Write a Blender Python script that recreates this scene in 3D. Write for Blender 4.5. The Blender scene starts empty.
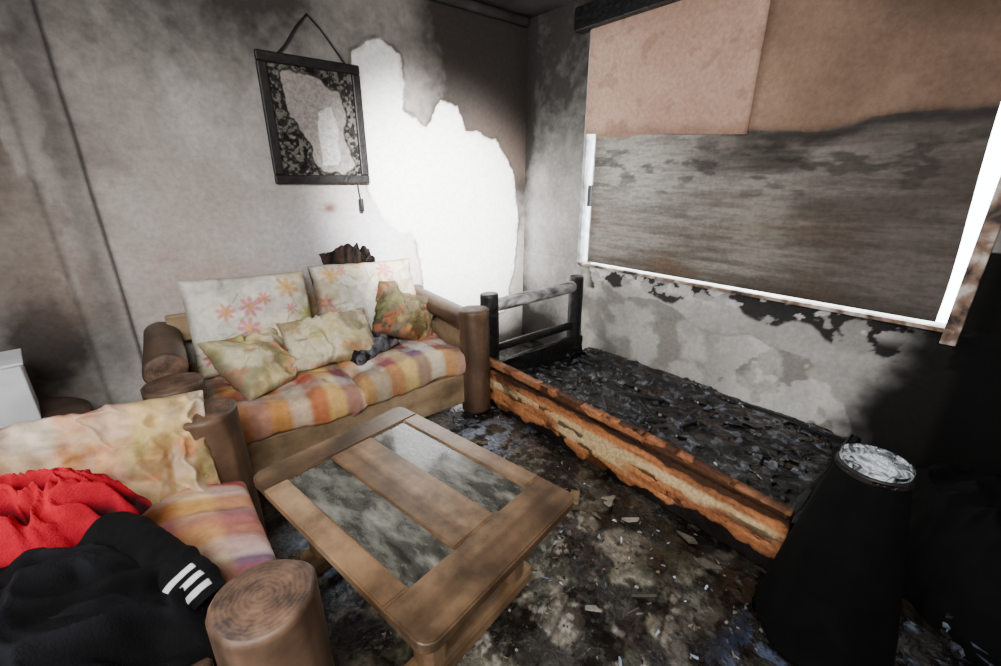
import bpy, bmesh, math, random
import numpy as np
from mathutils import Vector, Matrix, Euler
from math import pi, sin, cos, radians

random.seed(7)
# ------------------------------------------------------------------ utils
def lin(c):
    c = np.asarray(c, float) / 255.0
    return np.where(c <= 0.04045, c / 12.92, ((c + 0.055) / 1.055) ** 2.4)
_T = np.random.RandomState(3).rand(256, 256)
def vn(x, y, s=0):
    x = np.asarray(x, float) + s * 17.31; y = np.asarray(y, float) + s * 9.73
    xi = np.floor(x).astype(int); yi = np.floor(y).astype(int)
    fx = x - xi; fy = y - yi
    fx = fx * fx * (3 - 2 * fx); fy = fy * fy * (3 - 2 * fy)
    g = lambda a, b: _T[a & 255, b & 255]
    return (g(xi, yi) * (1 - fx) + g(xi + 1, yi) * fx) * (1 - fy) + (g(xi, yi + 1) * (1 - fx) + g(xi + 1, yi + 1) * fx) * fy
def fbm(x, y, o=4, s=0):
    r = 0; a = .5; t = 0
    for i in range(o):
        r = r + a * vn(np.asarray(x) * 2 ** i, np.asarray(y) * 2 ** i, s + i); t += a; a *= .5
    return r / t
def ss(a, b, x):
    t = np.clip((x - a) / (b - a), 0, 1); return t * t * (3 - 2 * t)
def mixc(A, B, f):
    A = np.asarray(A, float); B = np.asarray(B, float); f = np.asarray(f)[..., None]
    return A * (1 - f) + B * f
def gauss(x, m, s): return np.exp(-((x - m) / s) ** 2)
def polysd(px, py, poly):
    inside = np.zeros(px.shape, bool); d = np.full(px.shape, 1e9); n = len(poly)
    for i in range(n):
        x1, y1 = poly[i]; x2, y2 = poly[(i + 1) % n]
        c = ((y1 > py) != (y2 > py)) & (px < (x2 - x1) * (py - y1) / (y2 - y1 + 1e-12) + x1)
        inside ^= c
        L = (x2 - x1) ** 2 + (y2 - y1) ** 2 + 1e-12
        t = np.clip(((px - x1) * (x2 - x1) + (py - y1) * (y2 - y1)) / L, 0, 1)
        d = np.minimum(d, np.hypot(px - x1 - t * (x2 - x1), py - y1 - t * (y2 - y1)))
    return np.where(inside, d, -d)

# ------------------------------------------------------------------ materials
def newmat(name):
    m = bpy.data.materials.new(name); m.use_nodes = True
    return m, m.node_tree.nodes, m.node_tree.links, m.node_tree.nodes['Principled BSDF']
def vcmat(name, rough=.85, ns=40, na=.3, bs=80, bump=.3, spec=.3, rvar=0.0, dist=.01):
    m, N, L, B = newmat(name)
    at = N.new('ShaderNodeAttribute'); at.attribute_name = 'Col'
    tc = N.new('ShaderNodeTexCoord')
    no = N.new('ShaderNodeTexNoise'); no.inputs['Scale'].default_value = ns; no.inputs['Detail'].default_value = 7; no.inputs['Roughness'].default_value = .65
    L.new(tc.outputs['Object'], no.inputs['Vector'])
    mr = N.new('ShaderNodeMapRange'); mr.inputs[1].default_value = .35; mr.inputs[2].default_value = .65
    mr.inputs[3].default_value = 1 - na; mr.inputs[4].default_value = 1 + na * .6
    L.new(no.outputs['Fac'], mr.inputs[0])
    mx = N.new('ShaderNodeVectorMath'); mx.operation = 'SCALE'
    L.new(at.outputs['Color'], mx.inputs[0]); L.new(mr.outputs[0], mx.inputs['Scale'])
    L.new(mx.outputs[0], B.inputs['Base Color'])
    n2 = N.new('ShaderNodeTexNoise'); n2.inputs['Scale'].default_value = bs; n2.inputs['Detail'].default_value = 5
    L.new(tc.outputs['Object'], n2.inputs['Vector'])
    bp = N.new('ShaderNodeBump'); bp.inputs['Strength'].default_value = bump; bp.inputs['Distance'].default_value = dist
    L.new(n2.outputs['Fac'], bp.inputs['Height']); L.new(bp.outputs[0], B.inputs['Normal'])
    B.inputs['Roughness'].default_value = rough; B.inputs['Specular IOR Level'].default_value = spec
    if rvar:
        r2 = N.new('ShaderNodeMapRange'); r2.inputs[1].default_value = .40; r2.inputs[2].default_value = .60
        r2.inputs[3].default_value = max(.05, rough - rvar); r2.inputs[4].default_value = min(1, rough + rvar)
        n3 = N.new('ShaderNodeTexNoise'); n3.inputs['Scale'].default_value = 5; n3.inputs['Detail'].default_value = 6
        L.new(tc.outputs['Object'], n3.inputs['Vector']); L.new(n3.outputs['Fac'], r2.inputs[0]); L.new(r2.outputs[0], B.inputs['Roughness'])
        bm_ = N.new('ShaderNodeMapRange'); bm_.inputs[1].default_value = .42; bm_.inputs[2].default_value = .55
        bm_.inputs[3].default_value = bump * .12; bm_.inputs[4].default_value = bump
        L.new(n3.outputs['Fac'], bm_.inputs[0]); L.new(bm_.outputs[0], bp.inputs['Strength'])
    return m
def pmat(name, stops, scale=6, stretch=(1, 1, 1), rough=.6, bump=.2, spec=.4, dist=.01, detail=6, distort=.5, grime=0, gs=4):
    m, N, L, B = newmat(name)
    tc = N.new('ShaderNodeTexCoord'); mp = N.new('ShaderNodeMapping'); mp.inputs['Scale'].default_value = stretch
    L.new(tc.outputs['Object'], mp.inputs[0])
    no = N.new('ShaderNodeTexNoise'); no.inputs['Scale'].default_value = scale; no.inputs['Detail'].default_value = detail
    no.inputs['Distortion'].default_value = distort
    L.new(mp.outputs[0], no.inputs['Vector'])
    cr = N.new('ShaderNodeValToRGB'); e = cr.color_ramp.elements
    while len(e) < len(stops): e.new(.5)
    for i, (p, c) in enumerate(stops):
        e[i].position = p; e[i].color = (*lin(c), 1)
    L.new(no.outputs['Fac'], cr.inputs[0]); out = cr.outputs[0]
    if grime:
        gn = N.new('ShaderNodeTexNoise'); gn.inputs['Scale'].default_value = gs; gn.inputs['Detail'].default_value = 8; gn.inputs['Roughness'].default_value = .65
        L.new(tc.outputs['Object'], gn.inputs['Vector'])
        gm = N.new('ShaderNodeMapRange'); gm.inputs[1].default_value = .38; gm.inputs[2].default_value = .62
        gm.inputs[3].default_value = 1 - grime; gm.inputs[4].default_value = 1.05
        L.new(gn.outputs['Fac'], gm.inputs[0])
        sc = N.new('ShaderNodeVectorMath'); sc.operation = 'SCALE'; L.new(out, sc.inputs[0]); L.new(gm.outputs[0], sc.inputs['Scale']); out = sc.outputs[0]
    L.new(out, B.inputs['Base Color'])
    bp = N.new('ShaderNodeBump'); bp.inputs['Strength'].default_value = bump; bp.inputs['Distance'].default_value = dist
    L.new(no.outputs['Fac'], bp.inputs['Height']); L.new(bp.outputs[0], B.inputs['Normal'])
    B.inputs['Roughness'].default_value = rough; B.inputs['Specular IOR Level'].default_value = spec
    return m
def ringmat(name, c1, c2, rough=.7):
    m, N, L, B = newmat(name)
    tc = N.new('ShaderNodeTexCoord')
    w = N.new('ShaderNodeTexWave'); w.wave_type = 'RINGS'; w.rings_direction = 'Z'
    w.inputs['Scale'].default_value = 30; w.inputs['Distortion'].default_value = 6; w.inputs['Detail'].default_value = 3
    L.new(tc.outputs['Object'], w.inputs['Vector'])
    n = N.new('ShaderNodeTexNoise'); n.inputs['Scale'].default_value = 14; n.inputs['Detail'].default_value = 7; n.inputs['Roughness'].default_value = .65; L.new(tc.outputs['Object'], n.inputs['Vector'])
    ad = N.new('ShaderNodeMath'); ad.operation = 'MULTIPLY_ADD'; L.new(w.outputs['Fac'], ad.inputs[0]); ad.inputs[1].default_value = .06; L.new(n.outputs['Fac'], ad.inputs[2])
    cr = N.new('ShaderNodeValToRGB'); cr.color_ramp.elements[0].color = (*lin(c1), 1); cr.color_ramp.elements[1].color = (*lin(c2), 1)
    cr.color_ramp.elements[0].position = .40; cr.color_ramp.elements[1].position = .70
    L.new(ad.outputs[0], cr.inputs[0]); L.new(cr.outputs[0], B.inputs['Base Color'])
    B.inputs['Roughness'].default_value = rough
    return m

M_wall = vcmat('sooty_plaster', .9, 34, .16, 150, .12, .2)
M_floor = vcmat('burnt_floor', .30, 38, .6, 55, .9, .6, .24, .015)
M_fabric = vcmat('printed_fabric', .9, 30, .16, 220, .3, .15)
M_board = vcmat('sooty_board', .75, 40, .18, 120, .2, .3)
M_char = pmat('charred', [(.3, (6, 6, 6)), (.6, (18, 17, 18)), (.8, (48, 47, 50))], 22, rough=.5, bump=.8, spec=.45, dist=.015)
M_soot = pmat('matt_soot', [(.3, (3, 3, 3)), (.7, (8, 8, 9))], 12, rough=.85, bump=.25, spec=.12)
M_charv = vcmat('charred_painted', .6, 50, .35, 70, .5, .35, .2, .01)
M_wetash = vcmat('wet_ash', .26, 50, .6, 60, 1.0, .6, .2, .015)
M_ash = pmat('ash_bark', [(.3, (60, 58, 57)), (.48, (140, 140, 138)), (.7, (215, 213, 210))], 14, (1, 1, .5), .85, .8, dist=.02)
M_log = pmat('log_side', [(.25, (50, 37, 29)), (.5, (94, 71, 55)), (.75, (138, 108, 86))], 9, (1, 1, .12), .5, .4, grime=.5)
M_logend = ringmat('log_end', (50, 36, 28), (122, 92, 72))
M_wood = pmat('pine_plank', [(.3, (84, 62, 44)), (.5, (146, 114, 84)), (.72, (188, 156, 122))], 9, (1, .06, 1), .36, .15, .5, grime=.6, gs=6)
M_woodx = pmat('pine_plank_cross', [(.3, (62, 46, 33)), (.5, (108, 83, 60)), (.72, (156, 126, 96))], 9, (.06, 1, 1), .34, .15, .5, grime=.65, gs=6)
M_woodv = pmat('pale_plank', [(.25, (122, 100, 74)), (.5, (172, 146, 114)), (.8, (206, 182, 150))], 6, (.15, .15, 1), .55, .2, grime=.5)
M_wooddk = pmat('table_leg_wood', [(.25, (78, 60, 42)), (.5, (128, 100, 72)), (.8, (172, 142, 110))], 6, (1, 1, .15), .55, .2, grime=.6)
M_black = pmat('black_paint', [(.3, (14, 13, 13)), (.7, (36, 33, 32))], 30, rough=.5, bump=.4)
M_alu = pmat('window_alu', [(.3, (120, 120, 122)), (.6, (190, 192, 196))], 12, rough=.5, bump=.1)
M_rust = pmat('scorched_frame', [(.36, (50, 40, 36)), (.5, (150, 122, 104)), (.64, (222, 212, 204))], 9, rough=.6, bump=.3)
M_white = pmat('white_card', [(.3, (205, 208, 212)), (.7, (236, 238, 240))], 6, rough=.7, bump=.05)
# dusty table glass: see-through glass mixed with a grime film
M_glass, N, L, B = newmat('dusty_glass')
B.inputs['Specular IOR Level'].default_value = .6
tc = N.new('ShaderNodeTexCoord'); mp = N.new('ShaderNodeMapping'); mp.inputs['Scale'].default_value = (1.6, .7, 1); n = N.new('ShaderNodeTexNoise'); n.inputs['Scale'].default_value = 8; n.inputs['Detail'].default_value = 10; n.inputs['Roughness'].default_value = .62
L.new(tc.outputs['Object'], mp.inputs[0]); L.new(mp.outputs[0], n.inputs['Vector'])
cr = N.new('ShaderNodeValToRGB'); cr.color_ramp.elements[0].position = .36; cr.color_ramp.elements[0].color = (.07, .07, .055, 1)
cr.color_ramp.elements[1].position = .72; cr.color_ramp.elements[1].color = (.36, .35, .30, 1)
L.new(n.outputs['Fac'], cr.inputs[0]); L.new(cr.outputs[0], B.inputs['Base Color'])
B.inputs['Roughness'].default_value = .35
gl_ = N.new('ShaderNodeBsdfGlossy'); gl_.inputs['Roughness'].default_value = .07; gl_.inputs['Color'].default_value = (.9, .95, 1, 1)
tr_ = N.new('ShaderNodeBsdfTransparent'); tr_.inputs['Color'].default_value = (.55, .6, .55, 1)
fz = N.new('ShaderNodeFresnel'); fz.inputs['IOR'].default_value = 1.8
m1 = N.new('ShaderNodeMixShader'); L.new(fz.outputs[0], m1.inputs[0]); L.new(tr_.outputs[0], m1.inputs[1]); L.new(gl_.outputs[0], m1.inputs[2])
fm = N.new('ShaderNodeMapRange'); fm.inputs[1].default_value = .38; fm.inputs[2].default_value = .66; fm.inputs[3].default_value = .3; fm.inputs[4].default_value = .9
L.new(n.outputs['Fac'], fm.inputs[0])
m2 = N.new('ShaderNodeMixShader'); L.new(fm.outputs[0], m2.inputs[0]); L.new(m1.outputs[0], m2.inputs[1]); L.new(B.outputs[0], m2.inputs[2])
L.new(m2.outputs[0], N['Material Output'].inputs['Surface'])

# ------------------------------------------------------------------ object helpers
def link(ob, parent=None):
    bpy.context.scene.collection.objects.link(ob)
    if parent is not None:
        ob.parent = parent
        ob.matrix_parent_inverse = parent.matrix_world.inverted()
    return ob
def empty(name, loc):
    e = bpy.data.objects.new(name, None); e.empty_display_size = .1
    e.location = loc; link(e); e.matrix_world = Matrix.Translation(loc)
    return e
def mesh_np(name, V, F, C, mat, parent=None, smooth=True):
    me = bpy.data.meshes.new(name)
    me.from_pydata(np.asarray(V).reshape(-1, 3).tolist(), [], F if isinstance(F, list) else F.tolist())
    if C is not None:
        ca = me.color_attributes.new('Col', 'FLOAT_COLOR', 'POINT')
        C = np.clip(np.asarray(C).reshape(-1, 3), 0.002, 1); c4 = np.ones((len(C), 4)); c4[:, :3] = C
        ca.data.foreach_set('color', c4.ravel())
    me.materials.append(mat)
    if smooth: me.polygons.foreach_set('use_smooth', [True] * len(me.polygons))
    me.update()
    return link(bpy.data.objects.new(name, me), parent)
def gridfaces(nu, nv, keep=None, off=0, flip=False):
    i, j = np.meshgrid(np.arange(nu - 1), np.arange(nv - 1), indexing='ij')
    a = i * nv + j; f = np.stack([a, a + nv, a + nv + 1, a + 1], -1)
    if flip: f = f[..., ::-1]
    f = f.reshape(-1, 4)
    if keep is not None: f = f[keep.reshape(-1)]
    return f + off
def box(name, c, s, mat, parent=None, bev=.006, rot=None, warp=0, seg=2):
    bm = bmesh.new(); bmesh.ops.create_cube(bm, size=1)
    for v in bm.verts: v.co = Vector((v.co.x * s[0], v.co.y * s[1], v.co.z * s[2]))
    if warp:
        bmesh.ops.subdivide_edges(bm, edges=bm.edges[:], cuts=5, use_grid_fill=True)
        for v in bm.verts:
            v.co += Vector([(random.random() - .5) * warp for _ in range(3)])
    elif bev:
        bmesh.ops.bevel(bm, geom=bm.edges[:], offset=min(bev, min(s) * .45), segments=seg, affect='EDGES', profile=.5)
    me = bpy.data.meshes.new(name); bm.to_mesh(me); bm.free(); me.materials.append(mat)
    ob = bpy.data.objects.new(name, me)
    ob.matrix_world = Matrix.Translation(c) @ (rot.to_matrix().to_4x4() if rot else Matrix())
    return link(ob, parent)
def log(name, p0, p1, r, ms, me_, parent=None, rough=.04, seed=0, r2=None):
    p0 = Vector(p0); p1 = Vector(p1); Lg = (p1 - p0).length; ns, nr = 40, 22
    r2 = r2 or r
    prof = [(0, 0), (0, .5), (0, .9), (.008, 1.0)] + [(k, 1.0) for k in np.linspace(.02, Lg - .02, nr)] + [(Lg - .008, 1.0), (Lg, .93), (Lg, .5), (Lg, 0)]
    V = []
    for (z, rr) in prof:
        for k in range(ns):
            a = 2 * pi * k / ns
            base = r + (r2 - r) * z / Lg
            nz = 1 + rough * (2 * float(fbm(cos(a) * 1.5 + 5 + seed, sin(a) * 1.5 + 5 + z * 1.6, 3, seed)) - 1) * 2
            q = base * rr * nz
            V.append((q * cos(a), q * sin(a), z))
    F = []; mi = []
    for i in range(len(prof) - 1):
        for k in range(ns):
            F.append((i * ns + k, i * ns + (k + 1) % ns, (i + 1) * ns + (k + 1) % ns, (i + 1) * ns + k))
            mi.append(1 if (i < 2 or i >= len(prof) - 3) else 0)
    me = bpy.data.meshes.new(name); me.from_pydata(V, [], F)
    me.materials.append(ms); me.materials.append(me_)
    me.polygons.foreach_set('material_index', mi); me.polygons.foreach_set('use_smooth', [True] * len(F))
    bm = bmesh.new(); bm.from_mesh(me); bmesh.ops.remove_doubles(bm, verts=bm.verts, dist=1e-5); bm.to_mesh(me); bm.free()
    ob = bpy.data.objects.new(name, me)
    ob.matrix_world = Matrix.Translation(p0) @ (p1 - p0).to_track_quat('Z', 'Y').to_matrix().to_4x4()
    return link(ob, parent)
def pillow(name, w, h, t, M, colf, parent=None, p=2.6, seed=0, wr=.02, n=110, pinch=.07, e=.5, mat=None, wf=1.0):
    s = np.linspace(-1, 1, n); S, T = np.meshgrid(s, s, indexing='ij')
    prof = (np.clip(1 - np.abs(S) ** p, 0, 1) * np.clip(1 - np.abs(T) ** p, 0, 1)) ** e
    X = w / 2 * S * (1 - pinch * (1 - T ** 2)); Y = h / 2 * T * (1 - pinch * (1 - S ** 2))
    V = []; C = []
    edge = np.clip(prof * 3, 0, 1)
    for sg in (1, -1):
        f = fbm(X * 5 * wf + 3, Y * 5 * wf + sg, 3, seed + sg + 5) - .5
        rid = np.abs(fbm(X * 7 * wf + f * 2, Y * 7 * wf + 9, 3, seed + 8) - .5) * 2
        Z = sg * (t / 2 * prof * (1 + .5 * f)) + sg * wr * edge * (f * 1.3 - rid * 1.2 + .2)
        Z = Z + .35 * t * (fbm(S * 1.2 + 3, T * 1.2, 2, seed + 3) - .5)
        V.append(np.stack([X, Y, Z], -1)); C.append(colf(X, Y, S, T))
    V = np.concatenate([v.reshape(-1, 3) for v in V]); C = np.concatenate([c.reshape(-1, 3) for c in C])
    F = np.concatenate([gridfaces(n, n), gridfaces(n, n, off=n * n, flip=True)])
    ob = mesh_np(name, V, F, C, mat or M_fabric, None)
    bm = bmesh.new(); bm.from_mesh(ob.data); bmesh.ops.remove_doubles(bm, verts=bm.verts, dist=1e-4); bm.to_mesh(ob.data); bm.free()
    ob.matrix_world = M
    if parent is not None:
        ob.parent = parent; ob.matrix_parent_inverse = parent.matrix_world.inverted()
    return ob
def TR(loc, rx=0, ry=0, rz=0):
    return Matrix.Translation(loc) @ Euler((radians(rx), radians(ry), radians(rz)), 'XYZ').to_matrix().to_4x4()

# ------------------------------------------------------------------ ROOM
XL, YF, H = -4.3, -4.4, 2.74
nx, nz = 520, 340
x = np.linspace(XL, .02, nx); z = np.linspace(-.04, H, nz); X, Z = np.meshgrid(x, z, indexing='ij')
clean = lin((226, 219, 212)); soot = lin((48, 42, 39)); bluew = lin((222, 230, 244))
big = fbm(X * 1.1, Z * 1.1, 4, 1); med = fbm(X * 4, Z * 4, 6, 2); fin = fbm(X * 18, Z * 18, 4, 9)
S = .30 + .40 * ss(.9, 2.6, Z + .5 * (big - .5)) + .72 * ss(-1.35, -.25, X) * ss(.7, 2.1, Z) + .25 * ss(-.25, 0, X)
S += .36 * ss(-2.75, -3.4, X) + .22 * (big - .5) + .24 * (med - .5) + .20 * (fin - .5)
S += .50 * gauss(X, -3.28, .22) * gauss(Z, .72, .33) + .22 * gauss(X, -2.35, .45) * gauss(Z, 2.35, .3) + .25 * gauss(X, -1.95, .25) * gauss(Z, 2.5, .3)
S -= .30 * gauss(X, -2.1, .9) * gauss(Z, 1.0, .42)
S += .35 * ss(.35, .0, Z)
S = np.clip(S, 0, .97)
C = mixc(clean, soot, S)
C = mixc(C, bluew, .6 * gauss(X, -1.8, .6) * gauss(Z, 1.1, .3))  # bluish-white wash of light painted into the wall colour
C = mixc(C, lin((206, 170, 150)), .4 * gauss(X, -2.6, .5) * gauss(Z, 1.05, .28) * ss(.35, .6, med))
C = mixc(C, lin((150, 128, 112)), .3 * ss(.5, .65, big) * ss(2.4, 1.2, Z))
C = mixc(C, lin((196, 190, 184)), .3 * ss(.64, .68, fbm(X * 5, Z * 2.2, 5, 15)) * ss(2.6, 1.6, Z) * ss(-.9, -1.4, X))
for xc, wd, st in ((-2.98, .010, .9), (-3.17, .014, .4)):
    wob = xc + .012 * (fbm(Z * 2, X * 0 + 3, 3, 6) - .5)
    C = mixc(C, lin((30, 27, 26)), st * gauss(X, wob, wd))
C = mixc(C, lin((70, 66, 66)), .5 * gauss(X, -3.05, .06) * ss(.3, .6, Z))
C = mixc(C, lin((120, 75, 55)), .9 * gauss(X, -1.80, .05) * gauss(Z, 1.32, .035) * ss(.35, .5, fbm(X * 25, Z * 25, 3, 4)))
patch = [(-1.53, 2.286), (-1.33, 2.386), (-1.19, 2.31), (-1.166, 2.13), (-1.22, 1.968), (-1.02, 1.884), (-.88, 2.065), (-.72, 2.046),
         (-.66, 1.874), (-.35, 1.817), (-.157, 1.58), (-.09, 1.237), (-.11, .775), (-.17, .49), (-.25, .3), (-1.0, .3), (-1.1, .5), (-1.13, .89), (-1.21, 1.094),
         (-1.41, 1.22), (-1.516, 1.43), (-1.58, 1.9)]
sd = polysd(X, Z, patch) + .09 * (fbm(X * 8, Z * 8, 5, 11) - .5)
inn = ss(-.005, .005, sd)
C = mixc(C, lin((60, 50, 43)), .6 * gauss(sd, -.012, .012) * ss(.35, .5, fbm(X * 6, Z * 6, 2, 21)))
C = mixc(C, lin((252, 252, 250)), inn)
C = mixc(C, lin((190, 176, 158)), inn * .5 * gauss(sd, 0.01, .014) * ss(.4, .6, fbm(X * 12, Z * 12, 2, 25)))
Y = .006 * inn + .003 * gauss(X, -2.98, .008)
wall_back = mesh_np('wall_back', np.stack([X, Y, Z], -1), gridfaces(nx, nz), C, M_wall)
# window wall (x=0)
WY0, WY1, WZ0, WZ1 = -2.95, -.72, .84, 2.48
ny, nz = 520, 340
y = np.linspace(YF, .02, ny); z = np.linspace(-.04, H, nz); Y, Z = np.meshgrid(y, z, indexing='ij')
big = fbm(Y * 1.3 + 7, Z * 1.3, 4, 31); med = fbm(Y * 5, Z * 5, 6, 32); fin = fbm(Y * 20, Z * 20, 4, 33)
S = .48 + .48 * ss(1.1, 2.3, Z) + .3 * ss(-.14, 0, Y) + .25 * (big - .5) + .28 * (med - .5) + .2 * (fin - .5)
lw = ss(WZ0 + .03, WZ0 - .08, Z) * ss(-.5, -.75, Y)
S = S * (1 - lw) + lw * (.22 + .35 * (big - .5) + .4 * (med - .5) + .15 * (fin - .5))
low = Z < WZ0
S += .35 * ss(.4, .05, Z) + .35 * ss(-.7, -.1, Y) * ss(.7, .2, Z)
C = mixc(lin((208, 204, 200)), lin((40, 36, 34)), np.clip(S, 0, .96))
pl = polysd(Y, Z, [(-.72, .78), (-.9, .72), (-1.2, .62), (-1.45, .66), (-1.75, .55), (-2.1, .58), (-2.45, .5), (-2.6, .35), (-2.72, .2), (-2.6, -.1), (-.75, -.1)]) + .12 * (fbm(Y * 6, Z * 6, 5, 35) - .5)
pin = ss(-.006, .006, pl) * low
C = mixc(C, lin((200, 196, 188)), pin * .8 * ss(.3, .5, fbm(Y * 3, Z * 3, 4, 36)))
C = mixc(C, lin((100, 95, 88)), pin * .6 * ss(.48, .66, fbm(Y * 6 + 3, Z * 6, 6, 37)))
C = mixc(C, lin((236, 234, 230)), ss(.53, .545, fbm(Y * 3.0 + 1, Z * 3.0, 5, 39)) * ss(-1.7, -2.2, Y) * pin * .6)
bd = (Z - (.64 + .30 * (fbm(Y * 3.6, Z * 1.6, 5, 38) - .35) - .12 * ss(-2.2, -2.8, Y)))
bb = ss(0.0, .02, bd) * low * ss(-.76, -.86, Y)
C = mixc(C, lin((12, 11, 11)), bb * (.93 - .75 * ss(.57, .60, fbm(Y * 7, Z * 9, 5, 40))))
wh = ss(.55, .57, fbm(Y * 10, Z * 16, 4, 41)) * ss(.68, .76, Z) * low * ss(-.72, -.8, Y)
C = mixc(C, lin((226, 224, 220)), wh * .8)
fr = ss(-2.60, -2.84, Y + .3 * (fbm(Y * 4, Z * 4, 5, 43) - .5) + .1 * (Z - .4)) * (Z < 1.2)
C = mixc(C, lin((10, 9, 9)), fr * .98)
C = mixc(C, lin((10, 9, 9)), ss(-3.0, -3.06, Y) * .95)
cy = (y[:-1] + y[1:]) / 2; cz = (z[:-1] + z[1:]) / 2; CY, CZ = np.meshgrid(cy, cz, indexing='ij')
keep = ~((CY > WY0) & (CY < WY1) & (CZ > WZ0) & (CZ < WZ1))
X = -.005 * ((1 - pin) * low) + 0 * Y
mesh_np('wall_right', np.stack([X, Y, Z], -1), gridfaces(ny, nz, keep, flip=True), C, M_wall)
M_reveal = pmat('reveal_plaster', [(.3, (170, 168, 165)), (.7, (225, 225, 225))], 9, rough=.9)
M_plain = pmat('smoked_wall', [(.3, (105, 102, 100)), (.7, (150, 147, 143))], 3, rough=.9, bump=.1)
M_ceil = pmat('smoked_ceiling', [(.3, (38, 36, 36)), (.7, (75, 72, 70))], 3, rough=.95, bump=.1)
box('wall_left', (XL - .05, YF / 2, H / 2), (.1, -YF + .2, H + .2), M_plain, bev=0)
box('wall_front', (XL / 2, YF - .05, H / 2), (-XL + .2, .1, H + .2), M_plain, bev=0)
box('ceiling', (XL / 2, YF / 2, H + .05), (-XL + .3, -YF + .3, .1), M_ceil, bev=0)
log('trim_1', (-4.2, -.035, H - .035), (-.05, -.035, H - .035), .032, M_ceil, M_ceil, rough=.02)
# floor
n = 640
x = np.linspace(XL - .04, .04, n); y = np.linspace(YF - .04, .04, n); X, Y = np.meshgrid(x, y, indexing='ij')
b = fbm(X * 1.4, Y * 1.4, 4, 51); m = fbm(X * 7, Y * 7, 6, 52); f = fbm(X * 34, Y * 34, 4, 53)
C = mixc(lin((134, 126, 112)), lin((58, 53, 47)), ss(.38, .60, m))
C = mixc(C, lin((190, 184, 172)), .6 * ss(.57, .65, f) * ss(.42, .55, b + .03))
C = mixc(C, lin((96, 102, 80)), .35 * ss(.52, .6, fbm(X * 12, Y * 12, 4, 57)))
C = mixc(C, lin((18, 16, 15)), .9 * ss(.47, .56, fbm(X * 7, Y * 7, 6, 54)))
for (A_, ph) in ((X * .94 + Y * .34, .1), (Y * .94 - X * .34, .22)):
    q = (A_ + ph) / .33; dd = np.abs(q - np.round(q)) * .33
    C = mixc(C, lin((14, 13, 12)), .7 * ss(.007, .003, dd))
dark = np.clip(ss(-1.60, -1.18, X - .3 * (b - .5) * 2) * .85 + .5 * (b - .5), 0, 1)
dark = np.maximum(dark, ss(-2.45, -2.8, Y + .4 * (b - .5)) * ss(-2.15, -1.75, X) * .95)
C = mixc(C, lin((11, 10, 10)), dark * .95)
C = mixc(C, lin((190, 205, 230)), .9 * ss(.42, .54, fbm(X * 12, Y * 18, 6, 55)) * gauss(X, -1.48, .22) * gauss(Y, -1.25, .18))  # window light reflected on wet floor, painted as pale blue mottling
C = mixc(C, lin((170, 190, 220)), .8 * ss(.42, .54, fbm(X * 12, Y * 18, 6, 56)) * gauss(X, -2.55, .18) * gauss(Y, -1.45, .25))  # another bluish floor reflection, painted in the same way
C = mixc(C, lin((100, 116, 150)), .5 * ss(.57, .61, fbm(X * 12, Y * 12, 6, 58)) * ss(-2.7, -2.95, Y))  # bluish highlights painted onto the blackened floor
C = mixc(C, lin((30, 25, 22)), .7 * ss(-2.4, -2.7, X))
Zf = .012 * (m - .5) + .008 * (f - .5) - .012
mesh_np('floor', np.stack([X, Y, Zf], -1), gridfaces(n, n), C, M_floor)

# ------------------------------------------------------------------ WINDOW
win = empty('window_1', (0, (WY0 + WY1) / 2, WZ0))
T = .10; wc = (WY0 + WY1) / 2; wl = WY1 - WY0
box('sill_reveal', (T / 2 + .002, wc, WZ0 - .02), (T, wl + .2, .04), M_reveal, win, bev=0)
box('head_reveal', (T / 2 + .002, wc, WZ1 + .02), (T, wl + .2, .04), M_reveal, win, bev=0)
box('jamb_reveal_a', (T / 2 + .002, WY1 + .02, (WZ0 + WZ1) / 2), (T, .04, WZ1 - WZ0), M_reveal, win, bev=0)
box('jamb_reveal_b', (T / 2 + .002, WY0 - .02, (WZ0 + WZ1) / 2), (T, .04, WZ1 - WZ0), M_reveal, win, bev=0)
box('frame_a', (-.012, WY1 + .012, (WZ0 + WZ1) / 2 + .01), (.035, .03, WZ1 - WZ0 + .08), M_alu, win, bev=.004)
box('frame_b', (-.014, WY0 - .02, (WZ0 + WZ1) / 2 - .02), (.045, .055, WZ1 - WZ0 + .1), M_rust, win, bev=.004)
box('frame_sill', (-.012, wc, WZ0 - .005), (.05, wl + .06, .022), M_rust, win, bev=.004)
box('mullion', (.03, WY1 - .06, (WZ0 + WZ1) / 2), (.025, .035, WZ1 - WZ0), M_alu, win, bev=.003)
box('latch', (.0, WY1 - .045, 1.38), (.03, .03, .16), M_black, win, bev=.004)
box('curtain_rail', (-.05, -1.8, 2.585), (.09, 2.42, .15), M_char, win, bev=.01)
nb, mb = 420, 260
y = np.linspace(0, 1, nb); z = np.linspace(.866, 2.5, mb); Yn, Z = np.meshgrid(y, z, indexing='ij')
y0 = -2.905 + .010 * (fbm(Z * 3, Z * 0, 3, 60) - .5) + .035 * ss(1.0, 1.8, Z) * (1 - ss(1.80, 1.85, Z)) - .035 * ss(1.80, 1.85, Z)
Y = y0 + (-.815 - y0) * Yn
g = fbm(Y * 2.0, Z * 30, 6, 61); bl = fbm(Y * 2.2, Z * 4.5, 5, 62); fine = fbm(Y * 12, Z * 90, 3, 63)
Cl = mixc(lin((150, 144, 136)), lin((108, 100, 92)), ss(.38, .62, .45 * g + .55 * fbm(Y * 2.5, Z * 5, 5, 68)))
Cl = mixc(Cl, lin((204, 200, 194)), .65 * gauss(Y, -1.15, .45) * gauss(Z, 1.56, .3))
Cl = mixc(Cl, lin((120, 92, 68)), .65 * ss(.42, .7, bl) * ss(1.45, .95, Z))
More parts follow.
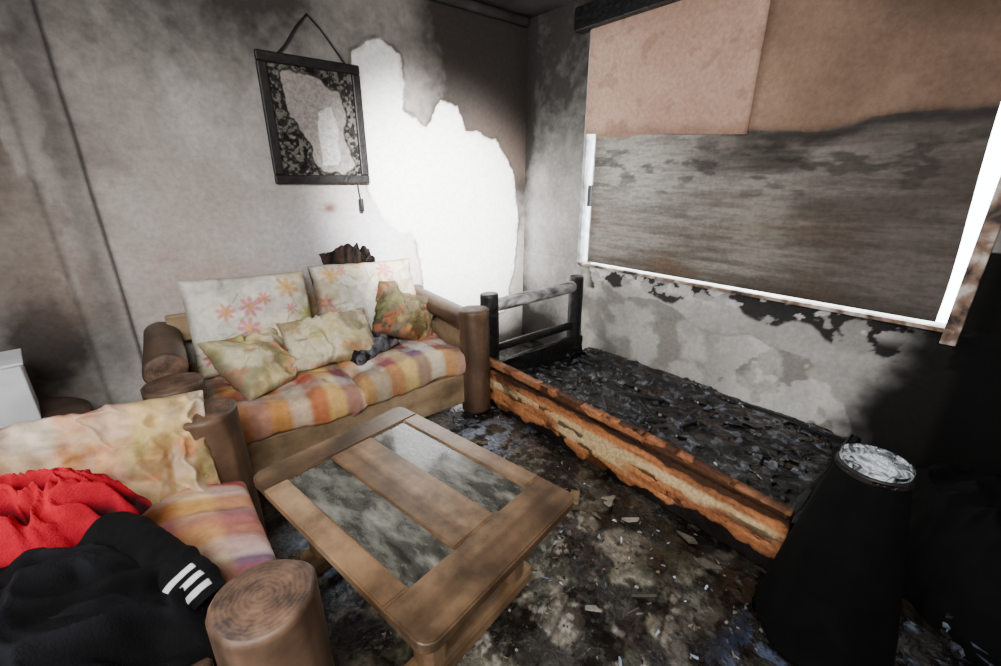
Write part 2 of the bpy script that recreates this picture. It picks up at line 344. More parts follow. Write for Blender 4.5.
Cl = mixc(Cl, lin((70, 60, 54)), .7 * ss(-1.8, -2.8, Y))
Cl = mixc(Cl, lin((44, 38, 35)), .65 * ss(.55, .68, fbm(Y * 7, Z * 22, 6, 64)) * (.1 + .9 * gauss(Z, 1.58, .2)))
Cl = mixc(Cl, lin((28, 24, 22)), .8 * ss(.40, .62, fbm(Y * 2.5, Z * 6, 6, 65)) * gauss(Z, 1.70, .18) * ss(-1.3, -1.9, Y))
Cl = mixc(Cl, lin((50, 44, 40)), .25 * ss(.5, .6, fine))
Cl = mixc(Cl, lin((50, 42, 36)), .6 * gauss(Z, .86, .06) + .3 * gauss(Y, -.82, .05))
Cu = mixc(lin((170, 138, 116)), lin((124, 98, 82)), ss(.35, .7, fbm(Y * 1.5, Z * 2, 5, 66)) * .8)
Cu = mixc(Cu, lin((64, 50, 43)), .75 * ss(2.0, 2.4, Z) * ss(-1.9, -2.5, Y) + .35 * ss(-2.1, -2.8, Y))
bnd = Z - (1.80 + .10 * (fbm(Y * 3, Z * 0, 6, 67) - .5) - .05 * ss(-1.6, -2.0, Y) + .05 * ss(-2.3, -2.8, Y))
up = ss(-.008, .008, bnd)
C = mixc(Cl, Cu, up); C = mixc(C, lin((25, 20, 18)), .75 * gauss(bnd, -.025, .035) * ss(-1.2, -1.8, Y))
Xb = -.02 - .006 * up + .006 * (fbm(Y, Z, 2, 3) - .5)
ob = mesh_np('plywood_board', np.stack([Xb, Y, Z], -1), gridfaces(nb, mb, flip=True), C, M_board, win)
so = ob.modifiers.new('s', 'SOLIDIFY'); so.thickness = .012; so.offset = 1
nb, mb = 160, 110
s = np.linspace(0, 1, nb); t = np.linspace(0, 1, mb); U, Vv = np.meshgrid(s, t, indexing='ij')
Y = -.715 - 1.195 * U; zb = 1.83 - .085 * U; Z = zb + (2.56 - zb) * Vv
C = mixc(lin((214, 178, 158)), lin((192, 154, 134)), ss(.3, .7, fbm(Y * 2, Z * 2, 5, 71)))
C = mixc(C, lin((130, 98, 82)), .6 * ss(.12, .0, Vv + .08 * (fbm(Y * 9, Z * 9, 4, 72) - .5)) + .5 * ss(.97, 1, U))
C = mixc(C, lin((150, 112, 94)), .4 * ss(.62, .72, fbm(Y * 9, Z * 11, 6, 73)))
C = mixc(C, lin((110, 84, 72)), .4 * ss(.75, 1.0, Vv))
Xs = -.045 - .012 * (fbm(Y * 1.5, Z * 1.2, 3, 74) - .5) - .006 * ss(.9, 1, U)
ob = mesh_np('card_sheet', np.stack([Xs, Y, Z], -1), gridfaces(nb, mb, flip=False), C, M_board, win)
so = ob.modifiers.new('s', 'SOLIDIFY'); so.thickness = .004; so.offset = 0

# ------------------------------------------------------------------ PICTURE
pic = empty('picture_frame', (-1.815, -.03, 1.836))
fx0, fx1, fz0, fz1, fw = -2.12, -1.51, 1.475, 2.197, .055
for nm, c, s_ in (('rail_top', ((fx0 + fx1) / 2, -.022, fz1 - fw / 2), (fx1 - fx0, .032, fw)),
                  ('rail_bottom', ((fx0 + fx1) / 2, -.022, fz0 + fw / 2), (fx1 - fx0, .032, fw)),
                  ('stile_a', (fx0 + fw / 2, -.022, (fz0 + fz1) / 2), (fw, .032, fz1 - fz0 - 2 * fw + .002)),
                  ('stile_b', (fx1 - fw / 2, -.022, (fz0 + fz1) / 2), (fw, .032, fz1 - fz0 - 2 * fw + .002))):
    box(nm, c, s_, M_black, pic, bev=.008)
nb, mb = 150, 180
x = np.linspace(fx0 + fw - .005, fx1 - fw + .005, nb); z = np.linspace(fz0 + fw - .005, fz1 - fw + .005, mb); X, Z = np.meshgrid(x, z, indexing='ij')
cl = polysd(X, Z, [(-2.01, 2.11), (-1.80, 2.10), (-1.66, 2.03), (-1.64, 1.9), (-1.66, 1.75), (-1.60, 1.6), (-1.68, 1.53), (-1.86, 1.57), (-1.88, 1.72), (-1.98, 1.86), (-2.0, 1.98)]) + .06 * (fbm(X * 14, Z * 14, 5, 81) - .5)
ci = ss(-.004, .004, cl)
crk = ss(.5, .58, fbm(X * 55, Z * 55, 4, 82))
C = mixc(mixc(lin((22, 20, 18)), lin((140, 135, 125)), crk * .5), lin((150, 142, 136)), ci)
p2 = polysd(X, Z, [(-1.80, 1.9), (-1.72, 1.93), (-1.68, 1.8), (-1.70, 1.60), (-1.82, 1.58)]) + .03 * (fbm(X * 14, Z * 14, 4, 85) - .5)
C = mixc(C, lin((206, 204, 200)), .8 * ss(-.003, .003, p2)); C = mixc(C, lin((40, 34, 30)), .8 * gauss(cl, -.004, .008))
Yp = -.012 - .012 * (1 - ci) * fbm(X * 30, Z * 30, 4, 83)
mesh_np('burnt_canvas', np.stack([X, Yp, Z], -1), gridfaces(nb, mb), C, M_charv, pic)
def curve(name, pts, r, mat, parent=None):
    cu = bpy.data.curves.new(name, 'CURVE'); cu.dimensions = '3D'; cu.bevel_depth = r; cu.bevel_resolution = 3
    sp = cu.splines.new('POLY'); sp.points.add(len(pts) - 1)
    for q, p_ in zip(sp.points, pts): q.co = (*p_, 1)
    cu.materials.append(mat); ob = bpy.data.objects.new(name, cu); return link(ob, parent)
curve('hanging_cord', [(-2.0, -.03, 2.19), (-1.95, -.028, 2.24), (-1.87, -.022, 2.35), (-1.80, -.018, 2.425), (-1.73, -.022, 2.36), (-1.66, -.028, 2.27), (-1.6, -.03, 2.19)], .006, M_black, pic)
curve('cord_tail', [(-1.60, -.03, 1.48), (-1.595, -.03, 1.41), (-1.59, -.03, 1.37)], .004, M_black, pic)
log('tassel', (-1.59, -.032, 1.29), (-1.59, -.032, 1.375), .014, M_char, M_char, pic, rough=.3)

# ------------------------------------------------------------------ fabric colour functions
def floral(seed, dirt=.3):
    R = np.random.RandomState(seed)
    fl = [(R.uniform(-.32, .32), R.uniform(-.28, .28), R.uniform(.03, .075), R.uniform(0, 6), R.randint(4)) for _ in range(14)]
    pal = [(236, 120, 90), (240, 176, 60), (226, 96, 120), (150, 190, 90)]
    def f(X, Y, S_, T_):
        C = np.ones(X.shape + (3,)) * lin((238, 233, 222))
        C = mixc(C, lin((230, 206, 130)), .4 * ss(.5, .7, fbm(X * 5 + seed, Y * 5, 3, seed)))
        for (cx, cy_, r, ph, k) in fl:
            dx = X - cx; dy = Y - cy_; rr = np.hypot(dx, dy); th = np.arctan2(dy, dx) + ph
            pet = r * (.3 + .7 * np.abs(np.cos(3.5 * th)))
            C = mixc(C, lin(pal[k]), .65 * ss(.008, -.01, rr - pet))
            C = mixc(C, lin((235, 190, 60)), .8 * ss(.004, -.004, rr - r * .2))
            st = np.abs(dx * np.sin(ph) - dy * np.cos(ph) + 2 * (dx ** 2)); al = dx * np.cos(ph) + dy * np.sin(ph)
            C = mixc(C, lin((140, 170, 90)), .6 * ss(.006, .002, st) * ss(0, .01, al - r) * ss(.15, .12, al))
        d = ss(.45, .7, fbm(X * 5 + 9, Y * 5, 5, seed + 3))
        C = mixc(C, lin((130, 112, 92)), dirt * d)
        C = mixc(C, lin((110, 92, 74)), (dirt + .2) * ss(.9, 1.0, np.maximum(np.abs(S_), np.abs(T_))))
        return C
    return f
def plaid(seed, dirt=.5):
    cols = np.array([lin(c) for c in ((224, 160, 92), (236, 222, 204), (184, 92, 76), (228, 196, 126), (126, 98, 122), (240, 232, 222), (218, 144, 104), (200, 150, 150))])
    def band(u, k, w=11.0):
        q = (u * w + k) % 8; i = np.floor(q).astype(int); fr_ = q - i
        f_ = ss(.6, 1.0, fr_)
        return mixc(cols[i % 8], cols[(i + 1) % 8], f_)
    def f(X, Y, S_, T_):
        wob = .25 * (fbm(X * 3, Y * 3, 2, seed) - .5)
        C = .6 * band(X + wob * .1, seed) + .4 * band(Y + wob * .1, seed + 3, 9.5)
        C = mixc(C, lin((96, 76, 62)), dirt * ss(.48, .68, fbm(X * 6, Y * 6, 6, seed + 4)))
        return C
    return f
def stained(seed, base=(218, 206, 172), d=(134, 116, 90)):
    def f(X, Y, S_, T_):
        C = np.ones(X.shape + (3,)) * lin(base)
        C = mixc(C, lin((226, 198, 120)), .5 * ss(.5, .62, fbm(X * 7 + 2, Y * 7, 5, seed)))
        C = mixc(C, lin(d), .65 * ss(.48, .64, fbm(X * 7 + 12, Y * 7, 6, seed + 2)))
        C = mixc(C, lin((150, 165, 100)), .4 * ss(.6, .66, fbm(X * 9 + 5, Y * 9, 4, seed + 4)))
        C = mixc(C, lin((224, 128, 90)), .4 * ss(.63, .67, fbm(X * 12 + 5, Y * 12, 3, seed + 6)))
        C = mixc(C, lin((96, 78, 60)), .6 * ss(.88, 1.0, np.maximum(np.abs(S_), np.abs(T_))))
        return C
    return f
def flat(c, d=None):
    def f(X, Y, S_, T_):
        C = np.ones(X.shape + (3,)) * lin(c)
        return mixc(C, lin(d or c), ss(.4, .6, fbm(X * 12, Y * 12, 5, 5)))
    return f

# ------------------------------------------------------------------ SOFA
sofa = empty('sofa', (-2.07, -.5, 0))
log('post_left_front', (-2.87, -.87, 0), (-2.87, -.87, .67), .112, M_log, M_logend, sofa, seed=1)
log('post_right_front', (-1.285, -.93, 0), (-1.285, -.93, .72), .095, M_log, M_logend, sofa, seed=2)
log('post_left_back', (-2.88, -.13, 0), (-2.88, -.13, .62), .08, M_log, M_logend, sofa, seed=3)
log('post_right_back', (-1.285, -.13, 0), (-1.285, -.13, .72), .08, M_log, M_logend, sofa, seed=4)
log('arm_left', (-2.88, -.70, .665), (-2.86, -.05, .66), .085, M_log, M_logend, sofa, seed=5)
log('arm_right', (-1.285, -.84, .62), (-1.285, -.05, .66), .075, M_log, M_logend, sofa, seed=6)
box('arm_panel_right', (-1.30, -.5, .36), (.04, .72, .44), M_woodv, sofa)
box('arm_panel_left', (-2.86, -.5, .34), (.04, .68, .42), M_woodv, sofa)
box('front_beam', (-2.08, -.90, .18), (1.46, .05, .22), M_woodv, sofa, bev=.01)
box('seat_slats', (-2.08, -.48, .25), (1.46, .78, .03), M_woodv, sofa)
box('back_beam', (-2.08, -.10, .70), (1.5, .04, .16), M_woodv, sofa, bev=.01)
box('back_beam_low', (-2.08, -.10, .40), (1.5, .04, .14), M_woodv, sofa, bev=.01)
pillow('seat_cushion_a', .76, .86, .20, TR((-2.42, -.53, .36), 0, 0, 0), plaid(1), sofa, p=9, e=.3, wr=.02, seed=11, pinch=.01, n=170)
pillow('seat_cushion_b', .74, .86, .20, TR((-1.71, -.53, .365), 0, 0, 1), plaid(4), sofa, p=9, e=.3, wr=.02, seed=12, pinch=.01, n=170)
pillow('back_cushion_a', .66, .56, .19, TR((-2.42, -.255, .70), 72, 3, 2), floral(2), sofa, p=5, e=.4, seed=13, pinch=.03, n=160, wr=.03)
pillow('back_cushion_b', .72, .54, .19, TR((-1.70, -.26, .71), 70, 2, -2), floral(5, .5), sofa, p=5, e=.4, seed=14, pinch=.03, wr=.06, n=160)
pillow('throw_pillow', .46, .42, .17, TR((-2.47, -.55, .555), 38, 6, 30), stained(3), seed=15, wr=.06, n=150)
pillow('throw_pillow.001', .54, .38, .16, TR((-2.07, -.50, .58), 38, 0, -4), stained(8, (226, 216, 186)), seed=16, wr=.06, n=150)
pillow('throw_pillow.002', .44, .38, .20, TR((-1.54, -.47, .62), 50, 25, -10), stained(9, (140, 124, 100), (54, 45, 38)), seed=17, wr=.13, n=150)
pillow('crumpled_rag', .34, .18, .10, TR((-1.86, -.60, .50), 10, 0, 20), flat((116, 116, 122), (36, 34, 36)), seed=18, wr=.1, n=100)
pillow('burnt_cloth', .36, .16, .12, TR((-1.76, -.13, .985), 30, 0, 0), flat((12, 11, 11), (66, 52, 46)), seed=19, wr=.15, n=110, wf=2.0)

# ------------------------------------------------------------------ ARMCHAIR
arm = empty('armchair', (-3.2, -1.8, 0))
log('post_front_far', (-2.80, -1.28, 0), (-2.80, -1.28, .69), .108, M_log, M_logend, arm, seed=21)
log('post_front_near', (-2.81, -2.26, 0), (-2.81, -2.26, .69), .102, M_log, M_logend, arm, seed=22)
log('post_back_far', (-3.72, -1.28, 0), (-3.72, -1.28, .80), .09, M_log, M_logend, arm, seed=23)
log('post_back_near', (-3.72, -2.27, 0), (-3.72, -2.27, .80), .09, M_log, M_logend, arm, seed=24)
log('arm_far', (-2.90, -1.26, .53), (-3.66, -1.26, .53), .06, M_log, M_logend, arm, seed=25)
log('arm_near', (-2.92, -2.27, .52), (-3.66, -2.27, .54), .07, M_log, M_logend, arm, seed=26)
box('front_beam', (-2.80, -1.78, .20), (.05, .80, .22), M_wood, arm, bev=.01)
box('seat_deck', (-3.22, -1.78, .27), (.84, .86, .03), M_woodv, arm)
box('side_beam', (-3.25, -2.27, .20), (.80, .05, .22), M_woodx, arm, bev=.01)
box('back_beam', (-3.72, -1.78, .60), (.05, .82, .3), M_woodv, arm, bev=.01)
def plaid_red(X, Y, S_, T_):
    C = plaid(6, .4)(Y, X, S_, T_)
    return mixc(C, lin((196, 80, 62)), .35 * ss(.45, .6, fbm(Y * 7, X * 1.5, 2, 66)))
pillow('seat_cushion', .80, .86, .20, TR((-3.13, -1.78, .385), 0, 0, 0), plaid_red, arm, p=9, e=.3, wr=.02, seed=27, pinch=.01, n=180)
pillow('back_cushion', .80, .50, .2, TR((-3.56, -1.78, .72), 0, 72, 0), plaid(3), arm, p=5, e=.4, seed=28)
def armcol(X, Y, S_, T_):
    C = mixc(stained(31, (206, 172, 128), (136, 88, 60))(X, Y, S_, T_), plaid(5, .3)(X, Y, S_, T_), .6 * ss(.35, .6, fbm(X * 3, Y * 3, 3, 77)))
    return mixc(C, lin((228, 216, 198)), .4 * ss(.52, .62, fbm(X * 8, Y * 5, 4, 78)))
pillow('arm_cushion', .94, .42, .20, TR((-3.26, -1.36, .62), 52, 5, 2), armcol, arm, p=4, e=.4, seed=29, wr=.08, pinch=.03, n=180, wf=1.2)
def drape(name, f, nu, nv, mat, th=.006, parent=None):
    u = np.linspace(0, 1, nu); v = np.linspace(0, 1, nv); U, V_ = np.meshgrid(u, v, indexing='ij')
    P, C = f(U, V_)
    ob = mesh_np(name, P, gridfaces(nu, nv), C, mat, parent)
    so = ob.modifiers.new('s', 'SOLIDIFY'); so.thickness = th; so.offset = 0
    return ob
def bundle(name, cx, cy_, rx, ry, z0, hh, col, seed, rot=0, n=200, fold=.05, mat=None, fs=5, parent=None, an=1.6):
    r = np.linspace(0, 1, n // 2); a = np.linspace(0, 2 * pi, n, endpoint=False)
    Rr, A = np.meshgrid(r, a, indexing='ij')
    out = 1 + .28 * (fbm(np.cos(A) * 1.5 + 4, np.sin(A) * 1.5 + 4, 4, seed) - .5) * 2
    lx = Rr * out * rx * np.cos(A); ly = Rr * out * ry * np.sin(A)
    c, s_ = cos(rot), sin(rot); X = cx + lx * c - ly * s_; Y = cy_ + lx * s_ + ly * c
    w = fbm(X * fs, Y * fs, 3, seed + 1) - .5
    rid = 1 - np.abs(fbm(X * fs + 2 * w, Y * fs * an + 2 * w, 3, seed + 2) - .5) * 5
    Z = z0 + hh * (1 - Rr ** 2.6) ** .7 + fold * (rid - .5) * ss(1, .8, Rr)
    C = col(X, Y, Z, rid)
    V = np.stack([X, Y, Z], -1); nr = len(r)
    i, j = np.meshgrid(np.arange(nr - 1), np.arange(n), indexing='ij')
    F = np.stack([i * n + j, (i + 1) * n + j, (i + 1) * n + (j + 1) % n, i * n + (j + 1) % n], -1).reshape(-1, 4)
    return mesh_np(name, V, F, C, mat or M_fabric, parent)
def cjack(X, Y, Z, r): return mixc(np.ones(X.shape + (3,)) * lin((6, 6, 8)), lin((18, 18, 22)), ss(.2, .9, r))
def cred(X, Y, Z, r): return mixc(np.ones(X.shape + (3,)) * lin((40, 4, 10)), lin((172, 18, 38)), ss(0, .65, r))  # crease shade painted in: red turns near black between the folds
jk = empty('black_jacket', (-3.2, -2.0, .5))
bundle('body', -3.31, -2.03, .40, .30, .47, .30, cjack, 101, fold=.05, parent=jk, fs=5)
bundle('body_fold', -3.13, -2.03, .19, .26, .47, .23, cjack, 103, fold=.05, parent=jk, fs=6)
def sleeve(U, V_):
    p0 = np.array([-3.08, -1.84, .66]); p1 = np.array([-2.97, -1.93, .66]); p2 = np.array([-2.90, -2.09, .58])
    t = U[..., None]; P = (1 - t) ** 2 * p0 + 2 * t * (1 - t) * p1 + t * t * p2
    d = 2 * (1 - t) * (p1 - p0) + 2 * t * (p2 - p1); d /= np.linalg.norm(d, axis=-1, keepdims=True)
    sidev = np.cross(d, [0, 0, 1.]); sidev /= np.linalg.norm(sidev, axis=-1, keepdims=True); upv = np.cross(sidev, d)
    a = V_ * 2 * pi; rad = (.085 - .045 * U) * (1 + .5 * (fbm(U * 7, np.cos(a) + 2, 3, 105) - .5))
    P = P + (np.cos(a) * rad)[..., None] * sidev + (np.sin(a) * rad * .8)[..., None] * upv
    C = np.ones(U.shape + (3,)) * lin((10, 10, 12))
    st = (np.abs(((U - .74) / .075) % 1 - .5) < .27) & (U > .74) & (U < .965) & (V_ < .30)
    C = mixc(C, lin((215, 215, 220)), st.astype(float))
    return np.stack([P[..., 0], P[..., 1], P[..., 2]], -1), C
drape('sleeve', sleeve, 160, 90, M_fabric, parent=jk, th=.004)
bundle('red_cloth', -3.28, -1.70, .30, .12, .66, .15, cred, 107, rot=-.12, fold=.08, fs=11, an=1.3)

# ------------------------------------------------------------------ COFFEE TABLE
tb = empty('coffee_table', (-2.28, -1.87, 0))
RZ = radians(10.3); E = Euler((0, 0, RZ)); TM = Matrix.Translation((-2.282, -1.868, 0)) @ E.to_matrix().to_4x4()
def tbox(nm, c, s_, mat, bev=.008, rz=0): return box(nm, TM @ Vector(c), s_, mat, tb, bev=bev, rot=Euler((0, 0, RZ + rz)))
W2, L2 = .352, .506; zt = .45; th = .038
def roundplank(nm, x0, x1, y0, y1, rc, mat):
    pts = []; r = .045
    for (cx, cy_, a0, key) in ((x1, y1, 0, 'pp'), (x0, y1, 90, 'np'), (x0, y0, 180, 'nn'), (x1, y0, 270, 'pn')):
        sx = 1 if key[0] == 'p' else -1; sy = 1 if key[1] == 'p' else -1
        if key in rc:
            for k in range(9):
                a = radians(a0 + 90 * k / 8); pts.append((cx - sx * r + r * cos(a), cy_ - sy * r + r * sin(a)))
        else: pts.append((cx, cy_))
    bm = bmesh.new(); vs = [bm.verts.new((p_[0], p_[1], zt)) for p_ in pts]; fc = bm.faces.new(vs)
    ex = bmesh.ops.extrude_face_region(bm, geom=[fc])
    for v in ex['geom']:
        if isinstance(v, bmesh.types.BMVert): v.co.z -= th
    bmesh.ops.recalc_face_normals(bm, faces=bm.faces)
    bmesh.ops.bevel(bm, geom=[e for e in bm.edges if abs(e.verts[0].co.z - e.verts[1].co.z) < 1e-6], offset=.006, segments=3, affect='EDGES')
    me = bpy.data.meshes.new(nm); bm.to_mesh(me); bm.free(); me.materials.append(mat)
    ob = bpy.data.objects.new(nm, me); ob.matrix_world = TM.copy(); link(ob, tb)
roundplank('end_plank_far', -W2, W2, L2 - .13, L2, {'pp', 'np'}, M_woodx)
roundplank('end_plank_near', -W2, W2, -L2, -L2 + .17, {'pn', 'nn'}, M_woodx)
roundplank('side_plank_a', -W2, -W2 + .085, -L2 + .171, L2 - .131, set(), M_wood)
roundplank('side_plank_b', W2 - .085, W2, -L2 + .171, L2 - .131, set(), M_wood)
roundplank('centre_plank', -.095, .095, -L2 + .171, L2 - .131, set(), M_wood)
for k, xx in (('a', -.181), ('b', .181)):
    tbox('glass_pane_' + k, (xx, .02, zt - .012), (.176, .71, .006), M_glass, .001)
for nm, xx, yy in (('leg_a', -.20, .34), ('leg_b', .20, .34), ('leg_c', -.20, -.32), ('leg_d', .20, -.32)):
    tbox(nm, (xx, yy, .225), (.085, .085, .36), M_wooddk, .02)
tbox('foot_far', (0, .34, .045), (.58, .10, .08), M_wooddk, .02)
tbox('foot_near', (0, -.32, .045), (.58, .10, .08), M_wooddk, .02)
tbox('stretcher', (0, 0, .16), (.10, .60, .06), M_wooddk, .01)
tbox('apron_far', (0, .34, .385), (.45, .04, .05), M_wooddk); tbox('apron_near', (0, -.32, .385), (.45, .04, .05), M_wooddk)

# ------------------------------------------------------------------ BED FRAME
bed = empty('burnt_bed', (-.6, -1.8, 0))
ny, nz = 560, 90
y = np.linspace(-2.78, -.90, ny); z = np.linspace(0.0, .34, nz); Y, Z = np.meshgrid(y, z, indexing='ij')
topz = .335 - .03 * ss(-2.2, -2.8, Y) + .010 * (fbm(Y * 9, Z * 0, 3, 110) - .5)
Z = Z / .34 * topz
C = mixc(lin((206, 134, 84)), lin((166, 104, 66)), ss(.40, .60, fbm(Y * 3, Z * 34, 5, 111)))
cream = ss(.0, .03, Z - .06) * ss(.21, .18, Z) * (ss(.38, .50, fbm(Y * 2.0, Z * 4, 4, 112)))
C = mixc(C, lin((238, 208, 156)), .85 * cream)
ch = fbm(Y * 6, Z * 18, 6, 113)
charm = np.maximum(ss(.02, .0, Z - .015 - .20 * (fbm(Y * 6, Z * 1, 5, 114) - .43)), ss(.60, .66, ch) * .8)
charm = np.maximum(charm, ss(-2.35, -2.7, Y) * ss(.42, .62, ch) * .8)
charm = np.maximum(charm, ss(-1.35, -1.05, Y) * ss(.44, .58, ch) * .75)
charm = np.maximum(charm, .9 * ss(.225, .25, Z + .08 * (fbm(Y * 6, Z * 2, 5, 116) - .5)) * ss(.31, .30, Z))
C = mixc(C, lin((22, 16, 13)), charm)
C = mixc(C, lin((140, 100, 74)), .6 * ss(.305, .31, Z) * ss(.6, .5, ch))
Xo = -1.12 + .003 * charm - .012 * ss(.29, .295, Z)
ob = mesh_np('side_board', np.stack([Xo, Y, Z], -1), gridfaces(ny, nz, flip=False), C, M_charv, bed)
so = ob.modifiers.new('s', 'SOLIDIFY'); so.thickness = .045; so.offset = -1
box('side_board_wall', (-.07, -1.83, .07), (.04, 1.85, .14), M_char, bed, warp=.012)
box('end_board_near', (-.60, -2.77, .11), (.96, .05, .20), M_char, bed, warp=.015)
box('end_board_far', (-.62, -.88, .14), (.95, .05, .26), M_char, bed, warp=.012)
log('post_a', (-1.085, -.84, 0), (-1.085, -.84, .77), .062, M_char, M_char, bed, rough=.1, seed=41)
log('post_b', (-.19, -.84, 0), (-.19, -.84, .77), .058, M_char, M_char, bed, rough=.1, seed=42)
log('head_rail', (-1.04, -.84, .68), (-.23, -.84, .69), .045, M_ash, M_char, bed, rough=.1, seed=43)
log('lower_rail', (-1.03, -.84, .36), (-.2, -.84, .36), .03, M_char, M_char, bed, rough=.12, seed=44)
n = 300
x = np.linspace(-1.07, -.02, n); y = np.linspace(-2.76, -.90, n * 2); X, Y = np.meshgrid(x, y, indexing='ij')
Z = .13 + .05 * (fbm(X * 3, Y * 3, 4, 121) - .4) + .020 * (fbm(X * 18, Y * 18, 5, 122) - .5) + .03 * ss(-.6, -1.0, X)
rg = np.abs(fbm(X * 6, Y * 6, 3, 126) - .5); Z += .012 * ss(.05, 0, rg)
m = fbm(X * 14, Y * 14, 6, 123)
C = mixc(np.ones(X.shape + (3,)) * lin((5, 5, 5)), lin((17, 16, 18)), ss(.45, .65, m))
C = mixc(C, lin((120, 126, 140)), .55 * ss(.63, .67, fbm(X * 24, Y * 24, 5, 124)))  # bluish-white wet highlights painted into the ash colour
C = mixc(C, lin((80, 62, 50)), .5 * ss(.64, .68, fbm(X * 12, Y * 12, 5, 125)))
mesh_np('ash_bed', np.stack([X, Y, Z], -1), gridfaces(n, n * 2), C, M_wetash, bed)
def scatter(name, N_, fx, cols, smin, smax, mat, seed, parent=None, flatn=.25, long_=1.0):
    R = np.random.RandomState(seed); V = []; F = []; C = []
    for k in range(N_):
        px, py, pz = fx(R); sx = R.uniform(smin, smax) * (1 + long_ * R.rand()); sy = R.uniform(smin, smax) * .6; sz = R.uniform(smin, smax) * flatn
        a = R.uniform(0, 2 * pi); Mx = Euler((R.normal() * .2, R.normal() * .2, a)).to_matrix()
        b0 = len(V); npt = R.randint(4, 7); an = np.sort(R.rand(npt) * 2 * pi)
        c = lin(cols[R.randint(len(cols))]) * R.uniform(.6, 1.2)
        for zz in (-.5, .5):
            for q in an:
                v = Mx @ Vector((sx * cos(q) * .5, sy * sin(q) * .5, sz * zz)); V.append((px + v.x, py + v.y, pz + v.z)); C.append(c)
        F.append([b0 + i for i in range(npt)][::-1]); F.append([b0 + npt + i for i in range(npt)])
        for i in range(npt): F.append([b0 + i, b0 + (i + 1) % npt, b0 + npt + (i + 1) % npt, b0 + npt + i])
    return mesh_np(name, V, F, np.array(C), mat, parent, smooth=False)
scatter('bed_rubble', 90, lambda R: (R.uniform(-1.03, -.08), R.uniform(-2.70, -.95), R.uniform(.13, .15)), [(20, 19, 19), (30, 28, 28), (60, 58, 60), (12, 12, 12)], .015, .05, M_wetash, 5, bed, flatn=.15)
R_ = np.random.RandomState(8)
for k in range(12):
    cx, cy_ = R_.uniform(-.9, -.2), R_.uniform(-2.5, -1.1); a = R_.uniform(0, pi); l = R_.uniform(.15, .35)
    log('charred_slat_%d' % k, (cx - l / 2 * cos(a) * .7, cy_ - l / 2 * sin(a), .145), (cx + l / 2 * cos(a) * .7, cy_ + l / 2 * sin(a), .15 + .02 * R_.rand()), .010, M_char, M_char, bed, rough=.2, seed=k)

# ------------------------------------------------------------------ FLOOR DEBRIS
deb = empty('floor_debris', (-1.7, -2.2, 0))
scatter('plaster_crumbs', 700, lambda R: (R.uniform(-2.5, -1.2), R.uniform(-3.0, -1.0), R.uniform(-.004, .003)), [(120, 114, 104), (60, 56, 50), (150, 145, 136), (36, 33, 30), (130, 115, 95), (80, 90, 84), (28, 26, 25)], .006, .026, M_charv, 9, deb, flatn=.2, long_=.4)
scatter('pale_shards', 50, lambda R: (R.uniform(-2.0, -1.2), R.uniform(-2.9, -1.1), R.uniform(-.002, .004)), [(200, 212, 228), (150, 165, 185), (225, 228, 232)], .008, .03, M_charv, 10, deb, flatn=.1, long_=.5)
scatter('fallen_plaster', 24, lambda R: (R.uniform(-1.9, -1.25), R.uniform(-2.7, -1.3), R.uniform(.0, .006)), [(150, 144, 134), (110, 104, 94), (80, 76, 70)], .05, .10, M_charv, 14, deb, flatn=.1, long_=.3)
box('brick_scrap', (-1.46, -1.98, .02), (.07, .045, .035), M_woodv, deb, bev=.004, rot=Euler((0, .1, .6)))

# ------------------------------------------------------------------ CHARRED STOOL + HEAP
sx, sy = -1.30, -2.965
st = empty('charred_stool', (sx, sy, 0))
log('body', (sx, sy, 0), (sx, sy, .685), .20, M_soot, M_soot, st, rough=.06, seed=51, r2=.088)
log('rim', (sx, sy, .675), (sx, sy, .70), .094, M_black, M_black, st, rough=.02, seed=52)
M_foil = pmat('cracked_glass_top', [(.40, (60, 66, 70)), (.48, (150, 160, 166)), (.54, (235, 240, 246)), (.62, (150, 158, 164))], 18, rough=.25, bump=.3, spec=.8, distort=2.5)
log('glass_top', (sx, sy, .695), (sx, sy, .706), .086, M_foil, M_foil, st, rough=.01, seed=53)
def cblk(X, Y, Z, r):
    return mixc(np.ones(X.shape + (3,)) * lin((5, 5, 5)), lin((11, 11, 12)), ss(.2, .9, r))
hp = empty('charred_heap', (-.6, -3.4, 0))
bundle('burnt_upholstery', -.52, -3.34, .46, .42, -.02, .42, cblk, 141, fold=.06, mat=M_soot, fs=3, parent=hp)
bundle('ash_spill', -1.35, -3.66, .5, .32, -.02, .10, cblk, 143, fold=.03, mat=M_soot, fs=5, parent=hp)
scatter('charred_rubble', 120, lambda R: (R.uniform(-1.7, -.9), R.uniform(-3.6, -3.24), R.uniform(.04, .07)), [(12, 12, 12), (24, 23, 24), (60, 66, 80), (110, 120, 140)], .02, .05, M_wetash, 15, hp, flatn=.12)

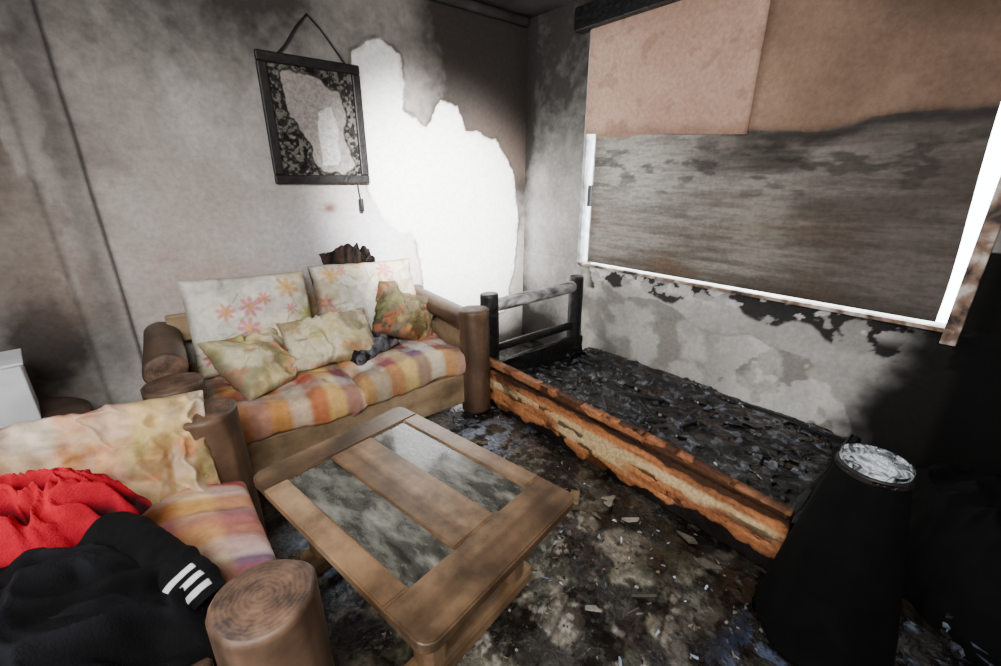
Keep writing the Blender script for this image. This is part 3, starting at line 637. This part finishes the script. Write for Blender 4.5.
# ------------------------------------------------------------------ SIDE TABLE + BOX
sd_ = empty('side_table', (-3.6, -.46, 0))
log('slab', (-3.53, -.51, .43), (-3.53, -.51, .50), .35, M_log, pmat('dark_slab', [(.3, (44, 36, 34)), (.7, (92, 74, 66))], 8, rough=.5), sd_, rough=.02, seed=61)
log('stump', (-3.58, -.47, 0), (-3.58, -.47, .43), .20, M_log, M_logend, sd_, rough=.05, seed=62)
cb = empty('white_carton', (-3.50, -.42, .5))
box('carton', (-3.49, -.42, .635), (.26, .22, .26), M_white, cb, bev=.006, rot=Euler((0, 0, radians(8))))
box('lid_flap', (-3.49, -.42, .772), (.28, .24, .012), M_white, cb, bev=.003, rot=Euler((0, 0, radians(8))))

# ------------------------------------------------------------------ LIGHTS / WORLD / CAMERA
w = bpy.data.worlds.new('daylight'); bpy.context.scene.world = w; w.use_nodes = True
w.node_tree.nodes['Background'].inputs[0].default_value = (.86, .93, 1, 1); w.node_tree.nodes['Background'].inputs[1].default_value = 18
def light(name, kind, loc, target, energy, color, **kw):
    ld = bpy.data.lights.new(name, kind); ld.energy = energy; ld.color = color
    for k, v in kw.items(): setattr(ld, k, v)
    ob = bpy.data.objects.new(name, ld); ob.location = loc
    ob.rotation_euler = (Vector(target) - Vector(loc)).to_track_quat('-Z', 'Y').to_euler(); link(ob); return ob
light('added_high_fill', 'AREA', (-3.3, -3.6, 2.6), (-2.2, -1.2, .4), 115, (1, .95, .89), size=1.0)  # added fill lamp, high up behind the camera
light('added_side_fill', 'AREA', (-4.1, -2.6, 1.7), (-1.6, -1.0, .6), 62, (.90, .95, 1), shape='RECTANGLE', size=.9, size_y=1.8)  # added cool fill from the left; no doorway is modelled
light('added_patch_spot', 'SPOT', (-2.3, -3.0, 2.55), (-.88, 0, 1.25), 4600, (1, .995, .98), spot_size=radians(35), spot_blend=1.0, shadow_soft_size=.12)  # added spot that overexposes the bare plaster patch
cam = bpy.data.cameras.new('camera'); cam.sensor_width = 36; cam.lens = 430 / 1001 * 36; cam.clip_start = .02
co = bpy.data.objects.new('camera', cam); co.location = (-2.85, -3.08, 1.5)
co.rotation_euler = (radians(90 - 19.6), 0, radians(-39.7)); link(co)
bpy.context.scene.camera = co
